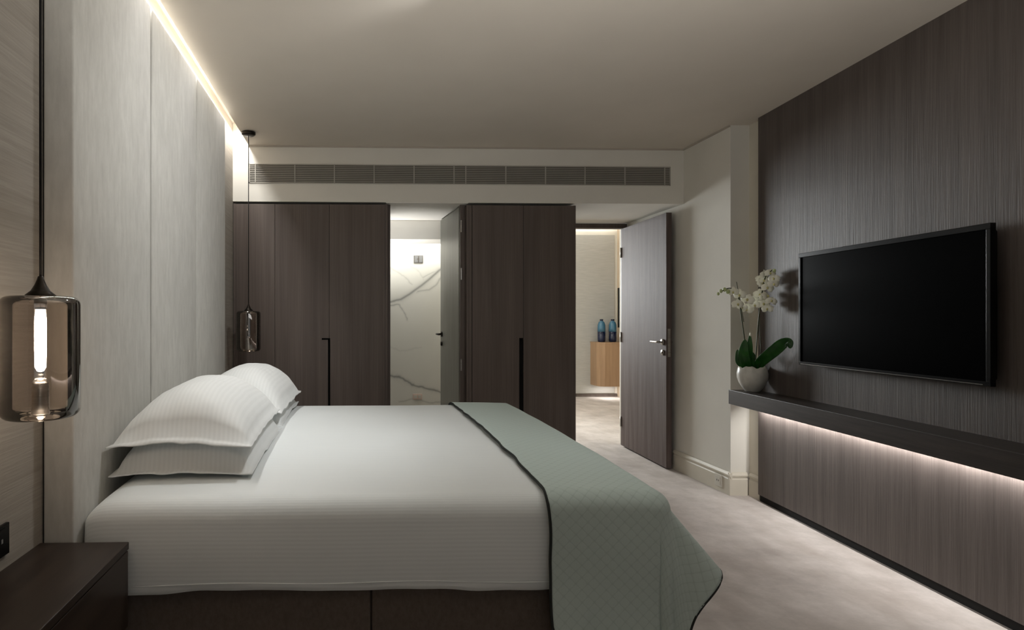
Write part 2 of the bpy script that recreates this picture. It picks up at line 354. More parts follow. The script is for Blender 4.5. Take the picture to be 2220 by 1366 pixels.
# open door against the pale wall
d = Vector((2.664 - 2.700, 4.84 - 5.735)).normalized(); n = Vector((-d.y, d.x))   # n points to +X
if n.x < 0: n = -n
H0 = Vector((2.690, 5.735))
def DP(s, t, z): p = H0 + d * s + n * t; return (p.x, p.y, z)
def dbox(s0, s1, t0, t1, z0, z1, bevel=0, bm=None):
    return addhex(bm or bmesh.new(), [DP(s0, t0, z0), DP(s1, t0, z0), DP(s1, t1, z0), DP(s0, t1, z0), DP(s0, t0, z1), DP(s1, t0, z1), DP(s1, t1, z1), DP(s0, t1, z1)], bevel)
door = struct(obj('door_1', dbox(0, .905, 0, .046, .012, 2.19, .002), M['wood_door']), 'tall grey-brown oak door standing open against the pale wall')
def lever(parent, base, s, side, out, along):
    """base(s,t,z); lever pointing by along sign"""
    t0 = -.0 if side < 0 else .046
    q = lambda s_, k, z: base(s_, t0 + side * k, z)
    Z = 1.085
    bm = bmesh.new(); c = Vector(q(s, 0, Z)); e = Vector(q(s, .012, Z))
    tube([c, e], .026, 20, bm); obj('rosette', bm, M['steel'], parent, True)
    bm = tube([q(s, .0, Z), q(s, out, Z)], .009, 12); 
    tube(smooth_pts([q(s, out - .012, Z), q(s, out, Z), q(s + along * .02, out + .004, Z), q(s + along * .12, out + .004, Z)], 4), .0095, 12, bm)
    obj('door_handle', bm, M['steel'], parent, True)
    bm = tube([q(s, 0, Z - .09), q(s, .010, Z - .09)], .024, 20); tube([q(s, .008, Z - .09), q(s, .016, Z - .09)], .010, 12, bm)
    obj('lock', bm, M['steel'], parent, True)
lever(door, DP, .85, -1, .045, -1)
lever(door, DP, .85, 1, .024, -1)
obj('latch_plate', dbox(.904, .9075, .012, .034, .96, 1.20, .001), M['steel'], door)
for z in (.25, 1.1, 1.95):
    obj('hinge', tube([DP(-.002, -.004, z - .05), DP(-.002, -.004, z + .05)], .008, 10), M['steel'], door, True)

# ------------------------------------------------------------------ bathroom seen through the second opening
struct(obj('wall_bath_left', box(-.99, -.85, 5.56, 6.2, 0, 2.7), M['white']))
struct(obj('wall_bath_right', box(1.50, 1.62, 5.26, 6.4, 0, 2.9), M['white']))
struct(obj('ceiling_bath', box(-.99, 1.5, 5.56, 6.2, 2.40, 2.5), M['white']))
struct(obj('wall_bath_head', box(-.99, 1.5, 5.565, 5.90, 2.055, 2.40), M['white']), 'white dropped bulkhead in front of the marble wall')
struct(obj('trim_4', box(.26, .94, YF + .004, 5.555, 2.2385, 2.2428), M['white']))
# marble slab with real vein layout kept as a colour attribute
def unproj(px, py, Y):
    q = (px - 805) / 1250; t = (q + .0294) / (1 - q * .0294); X = t * Y
    Zc = (Y + .0294 * X) / math.sqrt(1 + .0294 ** 2); return X, 1.29 + (690 - py) / 1250 * Zc
YM = 6.2
veins = [([(90, 668), (130, 652), (200, 638), (260, 600), (330, 550), (380, 510), (445, 452), (520, 400)], .020, .55),
         ([(130, 672), (180, 668), (205, 690), (222, 720), (236, 768)], .010, .40),
         ([(300, 592), (380, 576), (425, 545), (450, 500)], .012, .32),
         ([(345, 495), (400, 468), (460, 448)], .010, .25),
         ([(90, 1105), (130, 1115), (190, 1130), (250, 1165), (310, 1190), (370, 1202), (440, 1214), (540, 1250)], .016, .55),
         ([(190, 1282), (280, 1262), (340, 1275), (440, 1292)], .008, .28),
         ([(100, 420), (140, 438), (190, 470), (270, 545)], .008, .22),
         ([(270, 420), (320, 470), (360, 520)], .007, .15), ([(60, 900), (200, 960), (330, 940)], .007, .12)]
segs = []
for pl, wd, st in veins:
    Q = [Vector(unproj(800 + u / 2.907, 430 + v / 2.907, YM)) for u, v in pl]
    for a, b in zip(Q, Q[1:]): segs.append((a, b, wd, st))
def marble_wall():
    x0, x1, z0, z1 = .05, 1.45, .3, 2.4; nx, nz = 230, 340
    vs = []; fs = []; cs = []
    for j in range(nz + 1):
        for i in range(nx + 1):
            x = x0 + (x1 - x0) * i / nx; z = z0 + (z1 - z0) * j / nz; vs.append((x, YM, z))
            wv = noise.noise(Vector((x * 9, z * 9, 2))) * .022 + noise.noise(Vector((x * 30, z * 30, 5))) * .008
            p = Vector((x + wv, z + wv * .8)); k = 0
            for a, b, wd, st in segs:
                if abs(p.x - (a.x + b.x) / 2) > .25 or abs(p.y - (a.y + b.y) / 2) > .25: continue
                ab = b - a; t = max(0, min(1, (p - a).dot(ab) / ab.length_squared)); dd = (p - a - ab * t).length
                k = max(k, st * (math.exp(-(dd / (wd * .6)) ** 2) * .9 + math.exp(-(dd / (wd * 1.8)) ** 2) * .35))
            k += max(0, noise.noise(Vector((x * 3, z * 3, 9)))) * .08
            cs.append(min(1, k))
    for j in range(nz):
        for i in range(nx):
            a = j * (nx + 1) + i; fs.append((a, a + 1, a + nx + 2, a + nx + 1))
    me = bpy.data.meshes.new('wall_marble'); me.from_pydata(vs, [], fs)
    at = me.color_attributes.new('vein', 'FLOAT_COLOR', 'POINT')
    for i, c in enumerate(cs): at.data[i].color = (c, c, c, 1)
    m, nt, b = mat('white_marble', None, .22, 0, .5)
    a = nd(nt, 'ShaderNodeAttribute', attribute_name='vein'); mx = nd(nt, 'ShaderNodeMix', data_type='RGBA')
    mx.inputs['A'].default_value = srgb(216, 214, 204); mx.inputs['B'].default_value = srgb(96, 96, 92)
    nt.links.new(a.outputs['Fac'], mx.inputs['Factor']); nt.links.new(mx.outputs['Result'], b.inputs['Base Color'])
    me.materials.append(m); o = bpy.data.objects.new('wall_marble', me); C.objects.link(o); return o
struct(marble_wall(), 'white marble wall with grey veins in the bathroom')
bm = box(-.99, 1.5, YM + .002, YM + .1, 0, 2.5)
addbox(bm, -.99, 1.62, YM + .1, YM + .2, 0, 3.0); struct(obj('wall_bath_back', bm, M['white']))
# square control plate on the marble, socket lower down
cx, cz = unproj(907, 562, YM)
cp = thing('control_plate', 'square grey metal control plate high on the white marble wall', 'control plate', (cx, YM, cz))
obj('plate', box(cx - .05, cx + .05, YM - .008, YM - .0005, cz - .042, cz + .042, .002), M['steel'], cp)
for sx in (-1, 1):
    obj('key', prism([(cx + sx * .006, cz - .034), (cx + sx * .042, cz - .034), (cx + sx * .042, cz + .034), (cx + sx * .006, cz + .034), (cx + sx * .006, cz + .008), (cx + sx * .018, cz), (cx + sx * .006, cz - .008)], YM - .012, YM - .0075), M['mark'], cp)
cx, cz = unproj(905, 860, YM)
so = thing('wall_socket', 'small pale twin socket low on the marble wall just above the bed line', 'socket', (cx, YM, cz))
obj('plate', box(cx - .05, cx + .05, YM - .008, YM - .0005, cz - .03, cz + .03, .002), mat('blush_plastic', srgb(214, 190, 176), .4)[0], so)
for sx in (-1, 1): obj('insert', box(cx + sx * .023 - .017, cx + sx * .023 + .017, YM - .011, YM - .0078, cz - .018, cz + .018, .002), M['plastic_white'], so)

# bathroom door, opened inwards
bh = Vector((.880, 4.84)); bd = (Vector((.824, 5.495)) - bh).normalized(); bn = Vector((bd.y, -bd.x))
if bn.x < 0: bn = -bn
def BP(s, t, z): p = bh + bd * s + bn * t; return (p.x, p.y, z)
def bbox(s0, s1, t0, t1, z0, z1, bevel=0): return addhex(bmesh.new(), [BP(s0, t0, z0), BP(s1, t0, z0), BP(s1, t1, z0), BP(s0, t1, z0), BP(s0, t0, z1), BP(s1, t0, z1), BP(s1, t1, z1), BP(s0, t1, z1)], bevel)
bdoor = struct(obj('door_2', bbox(0, .657, 0, .04, .012, 2.225, .002),
    noise_mat('grey_green_veneer', srgb(128, 128, 120), srgb(146, 146, 138), (40, 40, 1.5), .4, 6, .6, .1, .002)), 'grey bathroom door standing open inwards')
def lever_b(side, out):
    t0 = 0 if side < 0 else .04
    q = lambda s_, k, z: BP(s_, t0 + side * k, z)
    s, Z = .60, 1.14
    obj('rosette', tube([q(s, 0, Z), q(s, .01, Z)], .025, 18), M['dark_metal'], bdoor, True)
    bm = tube([q(s, 0, Z), q(s, out, Z)], .009, 10); tube([q(s + .008, out, Z), q(s - .11, out, Z)], .009, 10, bm)
    obj('door_handle', bm, M['dark_metal'], bdoor, True)
    obj('lock', tube([q(s, 0, Z - .09), q(s, .012, Z - .09)], .02, 16), M['dark_metal'], bdoor, True)
lever_b(-1, .05); lever_b(1, .04)
jb = struct(obj('trim_5', box(.885, .9245, 4.80, 4.90, 0, 2.238), M['wood']))
for z in (2.06, 1.66, .9, .3): obj('hinge', box(.888, .899, 4.791, 4.7995, z - .05, z + .05, .002), M['steel'], jb)
struct(obj('trim_6', box(.272, .300, 4.80, 4.90, 0, 2.236, .002), M['wood']))
struct(obj('wall_bath_fin', box(.93, 1.5, 5.3, 5.4, 0, 2.243), M['white']))

# ------------------------------------------------------------------ wardrobes
def notch_door(x0, x1, z0, z1, y0, y1, side=None, zn=1.127, wn=.010, wt=.06, ht=.014):
    """door leaf; side=+1/-1 cuts a finger groove below zn on that edge, with a wider head slot"""
    if side is None: return box(x0, x1, y0, y1, z0, z1, .0015)
    if side > 0: P = [(x0, z0), (x1 - wn, z0), (x1 - wn, zn - ht), (x1 - wt, zn - ht), (x1 - wt, zn), (x1, zn), (x1, z1), (x0, z1)]
    else: P = [(x1, z0), (x0 + wn, z0), (x0 + wn, zn - ht), (x0 + wt, zn - ht), (x0 + wt, zn), (x0, zn), (x0, z1), (x1, z1)]
    return prism(P, y0, y1)
def wardrobe(label, x0, x1, splits, notches, stile):
    t = thing('wardrobe', label, 'wardrobe', ((x0 + x1) / 2, 5.0, 0), group='built-in dark oak wardrobes')
    bm = box(x0 + .0185, x1 - .0185, YF + .045, 5.25, .06, 2.225); obj('carcass', bm, M['shadow_gap'], t)
    obj('side_panel', box(x0, x0 + .018, YF + .002, 5.25, 0, 2.225), M['wood'], t); obj('side_panel', box(x1 - .018, x1, YF + .002, 5.25, 0, 2.225), M['wood'], t)
    obj('plinth', box(x0 + .018, x1 - .018, YF + .03, YF + .06, 0, .06), M['wood'], t)
    xs = [x0 + stile] + splits + [x1 - .018]
    if stile > .03: obj('filler_panel', box(x0 + .018, x0 + stile - .003, YF - .002, YF + .02, .06, 2.222, .001), M['wood'], t)
    for i in range(len(xs) - 1):
        side, kw = notches.get(i, (None, {}))
        obj('door', notch_door(xs[i] + .0015, xs[i + 1] - .0015, .06, 2.222, YF - .004, YF + .02, side, **kw), M['wood'], t)
    return t
wardrobe('dark oak wardrobe behind the far pillows, left of the bathroom opening', -.985, .271, [-.648, -.205], {1: (1, {}), 2: (-1, dict(wn=.006, wt=.008, ht=.002))}, .018)
wardrobe('dark oak wardrobe between the bathroom opening and the open bedroom door', .926, 1.836, [1.397], {0: (1, dict(wn=.034, wt=.0345, ht=.002))}, .045)

# ------------------------------------------------------------------ air grille in the bulkhead
gx0, gx1 = unproj(540, 380, YF)[0], unproj(1453, 380, YF)[0]
gz1, gz0 = 2.550, 2.392
gr = thing('air_grille', 'long linear air-conditioning grille in the bulkhead above the wardrobes', 'air vent', ((gx0 + gx1) / 2, YF, gz0))
bm = box(gx0, gx1, YF - .008, YF - .0005, gz1 - .008, gz1, .001); addbox(bm, gx0, gx1, YF - .008, YF - .0005, gz0, gz0 + .008, .001)
addbox(bm, gx0, gx0 + .008, YF - .008, YF - .0005, gz0, gz1, .001); addbox(bm, gx1 - .008, gx1, YF - .008, YF - .0005, gz0, gz1, .001)
obj('frame', bm, M['grille'], gr)
obj('duct_backing', box(gx0 + .004, gx1 - .004, YF - .0025, YF - .0005, gz0 + .004, gz1 - .004), mat('duct_shade', srgb(112, 108, 100), .9)[0], gr)
ns = 9
for k in range(ns):
    z = gz0 + .012 + (gz1 - gz0 - .024) * (k + .5) / ns
    obj('slat', addhex(bmesh.new(), [(gx0 + .008, YF - .009, z - .0045), (gx1 - .008, YF - .009, z - .0045), (gx1 - .008, YF - .0027, z - .001), (gx0 + .008, YF - .0027, z - .001),
        (gx0 + .008, YF - .009, z - .001), (gx1 - .008, YF - .009, z - .001), (gx1 - .008, YF - .0027, z + .0025), (gx0 + .008, YF - .0027, z + .0025)]), M['grille'], gr)
for px in (554, 639.5, 725, 811, 897.5, 984, 1009.5, 1096, 1182, 1267.5, 1354, 1440):
    x = unproj(px, 380, YF)[0]; obj('divider', box(x - .004, x + .004, YF - .0105, YF - .0027, gz0 + .008, gz1 - .008), M['grille'], gr)

# ------------------------------------------------------------------ headboard
hb = thing('headboard', 'full-height headboard of grey suede panels behind the bed', 'headboard', (-.94, 2.93, 0))
ys = [1.848, 2.556, 3.282, 4.010]
for a, b in zip(ys, ys[1:]):
    o = obj('panel', box(-.985, -.890, a + .007, b - .007, .02, 2.655, .007, 3), M['suede'], hb); shade_auto(o, 50)
obj('backing', box(-.988, -.95, 1.86, 4.0, .0, 2.63), M['shadow_gap'], hb)

# ------------------------------------------------------------------ bed
bed = thing('bed', 'king-size bed with white striped bedding and a taupe upholstered base', 'bed', (.08, 2.89, 0))
BX0, BX1, BY0, BY1 = -.885, 1.050, 1.875, 3.890
bm = box(BX0 + .02, .985, BY0 + .035, BY1 - .035, .03, .40, .02, 3)
obj('base', bm, M['pile'], bed)
# skirt panels with pleats on the near side and foot
def skirt_panel(x0, x1, y, z0, z1):
    return box(x0, x1, y, y + .012, z0, z1, .004)
for x0, x1 in ((-.86, .052), (.058, .655)): obj('skirt_panel', skirt_panel(x0, x1, BY0 + .020, .02, .43), M['pile'], bed)
obj('skirt_panel', skirt_panel(.665, .985, BY0 + .030, .02, .43), M['pile'], bed)
for x0, x1 in ((-.86, .052), (.058, .985)): obj('skirt_panel', skirt_panel(x0, x1, BY1 - .032, .02, .43), M['pile'], bed)
obj('skirt_panel', box(.987, 1.0, BY0 + .03, BY1 - .03, .02, .43, .004), M['pile'], bed)
def ztop(x, y):
    u = (x - (BX0 + BX1) / 2) / ((BX1 - BX0) / 2); v = (y - (BY0 + BY1) / 2) / ((BY1 - BY0) / 2)
    return .036 * max(0, 1 - v * v) ** .6 * (1 - (.75 * u ** 5 if u > 0 else .35 * u ** 4)) + .006 * v
def rounded(bx0, bx1, by0, by1, z0, z1, r, n, open_bottom=True):
    bm = bmesh.new(); hx, hy, hz = (bx1 - bx0) / 2, (by1 - by0) / 2, (z1 - z0) / 2
    cx, cy, cz = (bx0 + bx1) / 2, (by0 + by1) / 2, (z0 + z1) / 2
    vd = {}
    def V(p):
        k = tuple(round(c, 5) for c in p)
        if k in vd: return vd[k]
        c = [max(-h_ + r_, min(h_ - r_, q)) for q, h_, r_ in zip(p, (hx, hy, hz), r)]
        if open_bottom: c[2] = min(c[2], hz - r[2]) if p[2] > 0 else p[2]
        dd = Vector([(q - e) / r_ for q, e, r_ in zip(p, c, r)])
        if dd.length > 1e-6:
            m_ = max(abs(dd.x), abs(dd.y), abs(dd.z)); dd = dd.normalized() * m_
        q = Vector([e + t * r_ for e, t, r_ in zip(c, dd, r)])
        v = bm.verts.new((q.x + cx, q.y + cy, q.z + cz)); vd[k] = v; return v
    def face(a0, a1, na, b0, b1, nb, f):
        for i in range(na):
            for j in range(nb):
                A = a0 + (a1 - a0) * i / na; A2 = a0 + (a1 - a0) * (i + 1) / na; B = b0 + (b1 - b0) * j / nb; B2 = b0 + (b1 - b0) * (j + 1) / nb
                bm.faces.new([V(f(A, B)), V(f(A2, B)), V(f(A2, B2)), V(f(A, B2))])
    nx, ny, nz = n
    face(-hx, hx, nx, -hy, hy, ny, lambda a, b: (a, b, hz))
    for s in (-1, 1):
        face(-hx, hx, nx, -hz, hz, nz, lambda a, b: (a, s * hy, b))
        face(-hy, hy, ny, -hz, hz, nz, lambda a, b: (s * hx, a, b))
    if not open_bottom: face(-hx, hx, nx, -hy, hy, ny, lambda a, b: (a, b, -hz))
    return bm
bm = rounded(BX0, BX1, BY0, BY1, .405, .695, (.085, .058, .058), (90, 90, 22))
for v in bm.verts:
    x, y, z = v.co; k = max(0, min(1, (z - .56) / .12))
    v.co.z += k * ztop(x, y)
    N = noise.noise(Vector((x * 2.2, y * 2.2, z * 3))) * .006 + noise.noise(Vector((x * 6, y * 6, z * 5 + 4))) * .0022
    low = max(0, min(1, (.60 - z) / .2))
    # sides: soft folds, slightly flared, wavy hem
    if y < BY0 + .05: v.co.y += N * .9 - .008 * math.sin(min(1, max(0, (.66 - z) / .26)) * PI)
    elif y > BY1 - .05: v.co.y += N
    else: v.co.z += N * k
    if x > BX1 - .05: v.co.x += N
    if low > 0: v.co.z += low * (.008 * math.sin(x * 7 + 1) * math.sin(x * 3.1) + .004 * noise.noise(Vector((x * 9, 1, y))))
    # sag of the near head corner over the headboard side
    hd = max(0, 1 - (x - BX0) / .14); v.co.z -= k * .030 * hd * hd
o = obj('duvet', bm, M['linen'], bed, True)
sm = o.modifiers.new('thick', 'SOLIDIFY'); sm.thickness = .012; sm.offset = -1
# hem seam on the near side
bm = tube([(x, BY0 - .006 + .0035 * math.sin(x * 5), .432 + .006 * math.sin(x * 7 + 1) * math.sin(x * 3.1)) for x in [BX0 + .1 + i * .05 for i in range(31)]], .002, 6)
obj('hem_seam', bm, M['linen'], bed, True)

# ------------------------------------------------------------------ pillows
def pillow(label, cx, cy, z0, L, W, T, bend, under, rz, seed, group, tiltx=0.0):
    """z0 = height of the flange plane at the corners"""
    n, m_ = 44, 56; bm = bmesh.new(); uvl = bm.loops.layers.uv.new('UVMap')
    fu, fl = .014, .032
    def P(u, v, side):
        # pinch between corners, long corners
        x = u * W / 2 * (1 - .030 * (1 - v * v) * abs(u) ** 2); y = v * L / 2 * (1 - .030 * (1 - u * u) * abs(v) ** 2)
        iu = min(1, abs(u) / (1 - 2 * fu / W)); iv = min(1, abs(v) / (1 - 2 * fl / L))
        h_ = (max(0, 1 - iu ** 2.5) ** .50) * (max(0, 1 - iv ** 6) ** .42)
        mid = bend * (1 - min(1, abs(u)) ** 2.0) * (1 - min(1, abs(v)) ** 3.0) + (.014 if bend > .05 else 0) * (1 - min(1, abs(u)) ** 2.0)
        z = mid + (T * h_ if side > 0 else -under * h_)
        wr = noise.noise(Vector((x * 9 + seed, y * 9, side))) * .007 * h_ + noise.noise(Vector((x * 24, y * 20 + seed, 3))) * .0025
        edge = (max(iu, iv) ** 6)
        wr += edge * .010 * noise.noise(Vector((x * 11, y * 11, seed)))
        z += wr + side * .0022
        x2 = x * math.cos(rz) - y * math.sin(rz); y2 = x * math.sin(rz) + y * math.cos(rz)
        return (cx + x2, cy + y2, z0 + z + tiltx * x)
    g = {}
    for s in (1, -1):
        for i in range(n + 1):
            for j in range(m_ + 1):
                g[s, i, j] = bm.verts.new(P(-1 + 2 * i / n, -1 + 2 * j / m_, s))
        for i in range(n):
            for j in range(m_):
                f = bm.faces.new([g[s, i, j], g[s, i + 1, j], g[s, i + 1, j + 1], g[s, i, j + 1]])
                for lp, (a, b) in zip(f.loops, ((i, j), (i + 1, j), (i + 1, j + 1), (i, j + 1))): lp[uvl].uv = (W * a / n, L * b / m_)
    for i in range(n):
        bm.faces.new([g[1, i, 0], g[1, i + 1, 0], g[-1, i + 1, 0], g[-1, i, 0]]); bm.faces.new([g[1, i, m_], g[1, i + 1, m_], g[-1, i + 1, m_], g[-1, i, m_]])
    for j in range(m_):
        bm.faces.new([g[1, 0, j], g[1, 0, j + 1], g[-1, 0, j + 1], g[-1, 0, j]]); bm.faces.new([g[1, n, j], g[1, n, j + 1], g[-1, n, j + 1], g[-1, n, j]])
    o = obj('pillow', bm, M['pillow'], None, True); tag(o, label, 'pillow', group); return o
G = 'white pillows stacked in pairs at the headboard'
pillow('lower white pillow of the near stack, lying on the duvet', -.620, 2.51, .731, .87, .51, .150, .02, -.0, 0.0, 1.3, G)
pillow('upper white striped pillow of the near stack, domed on top', -.628, 2.50, .829, .87, .51, .110, .080, -.02, .01, 4.1, G)
pillow('lower white pillow of the far stack, mostly hidden', -.620, 3.42, .733, .87, .50, .125, .02, .0, 0.0, 7.7, G)
pillow('upper white pillow of the far stack by the wardrobe', -.615, 3.43, .802, .90, .50, .115, .085, -.01, -.02, 9.2, G)

# ------------------------------------------------------------------ throw over the foot of the bed
UX0 = .636; CXE = .990; CYE = 1.914; R = .062; AM = .305; BMX = .50; FYE = 3.79
ZT = .712
def fall(t):
    if t < R * PI / 2: return R * math.sin(t / R), R * (1 - math.cos(t / R))
    return R, R + (t - R * PI / 2)
def throw_pt(u, v):
    """u along X from UX0, v along -Y from the far edge; flat cloth metres"""
    x = UX0 + u; a = max(0, x - CXE); y = FYE - v; b = max(0, CYE - y); c = max(0, v * 0 + (y - FYE))
    xc, yc = min(x, CXE), max(CYE, min(FYE, y))
    zt = ZT + ztop(xc, max(BY0 + .09, min(BY1 - .09, yc)))
    wob = .004 * noise.noise(Vector((x * 4, y * 4, 1)))
    if c > 0:
        h_, dd = fall(c); ha, da = fall(a) if a > 0 else (0, 0); return Vector((xc + ha, FYE + h_, zt - max(dd, da)))
    rho = math.hypot(a, b)
    if rho < 1e-6: return Vector((xc, yc, zt + wob))
    phi = math.degrees(math.atan2(a, b))
    if a <= 0: phi = 0
    if b <= 0: phi = 90
    h_, dd = fall(rho)
    az = math.radians(phi); az = az if phi < 45 else az
    dirx, diry = math.sin(az), -math.cos(az)
    tilt = math.radians(33 * math.exp(-((phi - 70) / 17) ** 2) + (8 * math.sin(math.radians(phi) * 2) if b > 0 and a > 0 else 0) + (2.5 if phi == 0 else 0))
    ext = max(0, rho - R * PI / 2); out = ext * math.sin(tilt); dd2 = min(dd, R) + ext * math.cos(tilt)
    k = 1
    fold = .010 * math.sin(y * 9 + x * 4) * min(1, ext * 4) if b > 0 else .006 * math.sin(y * 8) * min(1, ext * 4)
    return Vector((xc + dirx * (h_ + fold) + out * math.sin(max(az, .9) if phi > 20 else az), yc + diry * (h_ + fold) - out * math.cos(max(az, .9) if phi > 20 else az), zt - dd2 + wob * .5))
UL = (CXE - UX0) + AM; V0 = -.5; VL = (FYE - CYE) + BMX
nu, nvv = 84, 260; bm = bmesh.new(); uvl = bm.loops.layers.uv.new('UVMap'); g = []
def corner_round(u, v):
    return u, v
for i in range(nu + 1):
    row = []
    for j in range(nvv + 1):
        u = UL * i / nu; v = V0 + (VL - V0) * j / nvv
        # rounded cloth corners
        rc = .05
        if u < rc and v > VL - rc:
            du, dv2 = rc - u, v - (VL - rc); m_ = max(du, dv2); l_ = math.hypot(du, dv2)
            if l_ > 0: u, v = rc - du * m_ / l_, VL - rc + dv2 * m_ / l_
        if u > UL - rc and v > VL - rc:
            du, dv2 = u - (UL - rc), v - (VL - rc); m_ = max(du, dv2); l_ = math.hypot(du, dv2)
            if l_ > 0: u, v = UL - rc + du * m_ / l_, VL - rc + dv2 * m_ / l_
        ee = .011 * noise.noise(Vector((0, v * 7, 3))) if i < 3 else 0
        row.append((bm.verts.new(throw_pt(u, v) + Vector((ee, 0, 0))), u, v))
    g.append(row)
for i in range(nu):
    for j in range(nvv):
        q = [g[i][j], g[i + 1][j], g[i + 1][j + 1], g[i][j + 1]]
        f = bm.faces.new([t[0] for t in q])
        for lp, t in zip(f.loops, q): lp[uvl].uv = (t[1], t[2])
edge = [g[i][0][0].co.copy() for i in range(nu)] + [g[nu][j][0].co.copy() for j in range(nvv)] + [g[i][nvv][0].co.copy() for i in range(nu, 0, -1)] + [g[0][j][0].co.copy() for j in range(nvv, 0, -1)]
th = obj('throw_blanket', bm, M['quilt'], None, True)
tag(th, 'quilted seafoam green throw with dark piping across the foot of the bed', 'throw')
sm = th.modifiers.new('thick', 'SOLIDIFY'); sm.thickness = .010; sm.offset = 0
obj('piping', tube(edge, .0058, 6, closed=True), M['piping'], th, True)

# ------------------------------------------------------------------ nightstand, switch plate
ns_ = thing('nightstand', 'dark floating nightstand beside the near side of the bed', 'nightstand', (-.85, 1.3, .316))
obj('carcass', box(-.989, -.735, .72, 1.842, .316, .560, .002), M['wood_night'], ns_)
obj('top', box(-.989, -.712, .715, 1.845, .5605, .583, .002), M['wood_night'], ns_)
obj('drawer', box(-.734, -.713, .722, 1.28, .318, .557, .002), M['wood_night'], ns_)
obj('drawer', box(-.734, -.713, 1.284, 1.840, .318, .557, .002), M['wood_night'], ns_)
sw = thing('switch_panel', 'black glass switch panel on the papered wall above the nightstand', 'light switch', (-.99, 1.58, .67))
obj('plate', box(-.9895, -.979, 1.49, 1.668, .624, .712, .002), M['black_gloss'], sw)
for y in (1.535, 1.582, 1.629):
    k = obj('rocker', box(-.979, -.9765, y - .020, y + .020, .634, .702, .001), M['black_gloss'], sw)
    obj('symbol', box(-.9765, -.9762, y - .004, y + .004, .664, .676), M['mark'], k)

# ------------------------------------------------------------------ pendant lamps
def pendant(label, x, y, lit):
    zb, zt, r = 1.041, 1.345, .091
    t = thing('pendant_lamp', label, 'pendant lamp', (x, y, zb), group='smoked glass pendant lamps over the nightstands')
    prof = []
    c = .022
    for k in range(7): a = PI / 2 * k / 6; prof.append((r - c + c * math.sin(a) - .0, zb + c - c * math.cos(a)))
    for k in range(7): a = PI / 2 * k / 6; prof.append((r - c + c * math.cos(a), zt - c + c * math.sin(a)))
    prof.append((.030, zt + .001)); prof.insert(0, (.0001, zb))
    obj('glass_shade', lathe(prof, x, y, 56, cap=False), M['smoke'], t, True)
    obj('cap', lathe([(.034, zt - .004), (.035, zt + .003), (.022, zt + .014), (.014, zt + .028), (.009, zt + .040), (.006, zt + .050), (.0001, zt + .052)], x, y, 28), M['dark_metal'], t, True)
    obj('cord', tube([(x, y, zt + .048), (x, y, 2.69)], .0032, 8), M['shadow_gap'], t, True)
    obj('canopy', lathe([(.0001, 2.668), (.040, 2.670), (.052, 2.678), (.053, 2.694), (.0001, 2.6995)], x, y, 32), M['dark_metal'], t, True)
    obj('lamp_holder', lathe([(.0001, zt - .034), (.014, zt - .032), (.015, zt - .006), (.0001, zt - .004)], x, y, 20), M['dark_metal'], t, True)
    bz = zt - .032
    b = obj('bulb', lathe([(.0001, bz - .158), (.007, bz - .156), (.0125, bz - .146), (.0135, bz - .10), (.0135, bz - .03), (.011, bz - .008), (.008, bz)], x, y, 24), M['bulb'] if lit else M['pane'], t, True)
    ring = [(.0001, zb + .004)]
    for k in range(9): z = zb + .006 + k * .010; ring += [(.020, z), (.022 - .0006 * k, z + .005)]
    ring += [(.012, zb + .098), (.0001, zb + .100)]
    obj('ridged_metal', lathe(ring, x, y, 24), M['steel'], t, True)  # ridged metal column standing under the bulb
    return t
pendant('smoked glass pendant with a lit tube bulb over the near nightstand', -.788, 1.472, 1.2)
pendant('small unlit smoked glass pendant hanging in front of the far wardrobe', -.800, 4.385, 0)

# ------------------------------------------------------------------ console shelf, television
sh = thing('console_shelf', 'long dark wooden floating shelf under the television', 'shelf', RW(1.0, .09, .685))
obj('board', rbox(.0, 5.3, .001, .196, .685, .785, bevel=.002), M['wood_shelf'], sh)
obj('led_profile', rbox(.03, 5.2,     .012, .026, .679, .6845), M['led'], sh)
mid = RW(2.4, .030, .676)
lo = area('shelf_strip_light', mid, (0, 0, 0), 4.7, .012, LED_SHELF * 4, (1, .975, .96))
xax = Vector((dv.x, dv.y, 0)); down = (Vector((0, 0, -1)) + Vector((-nv.x, -nv.y, 0)) * .7).normalized(); yax = (-down).cross(xax).normalized()
lo.rotation_euler = Matrix((xax, yax, -down)).transposed().to_euler()

def sY(Y): return (A0.y - Y) / (-dv.y) if False else (A0.y - Y) / abs(dv.y)
s0 = sY(3.450 + .006); s1 = sY(2.303)
tv = thing('television', 'large black flat-screen television on the veneer wall', 'television', RW((s0 + s1) / 2, .04, 1.006))
obj('back_shell', rbox(s0 + .02, s1 - .02, .022, .052, 1.03, 1.66, bevel=.008), M['black_gloss'], tv)
obj('wall_bracket', rbox(s0 + .35, s1 - .35, .0005, .0215, 1.18, 1.5), M['dark_metal'], tv)
bm = rbox(s0, s1, .050, .074, 1.660, 1.686, bevel=.002); rbox(s0, s1, .050, .074, 1.006, 1.026, bevel=.002, bm=bm)
rbox(s0, s0 + .018, .050, .074, 1.025, 1.661, bevel=.002, bm=bm); rbox(s1 - .018, s1, .050, .074, 1.025, 1.661, bevel=.002, bm=bm)
obj('bezel', bm, M['black_gloss'], tv)
obj('screen', rbox(s0 + .016, s1 - .016, .0505, .068, 1.024, 1.662), M['screen'], tv)
obj('chrome_strip', rbox(s0 + .02, s1 - .03, .0741, .0750, 1.0105, 1.0135), M['steel'], tv)

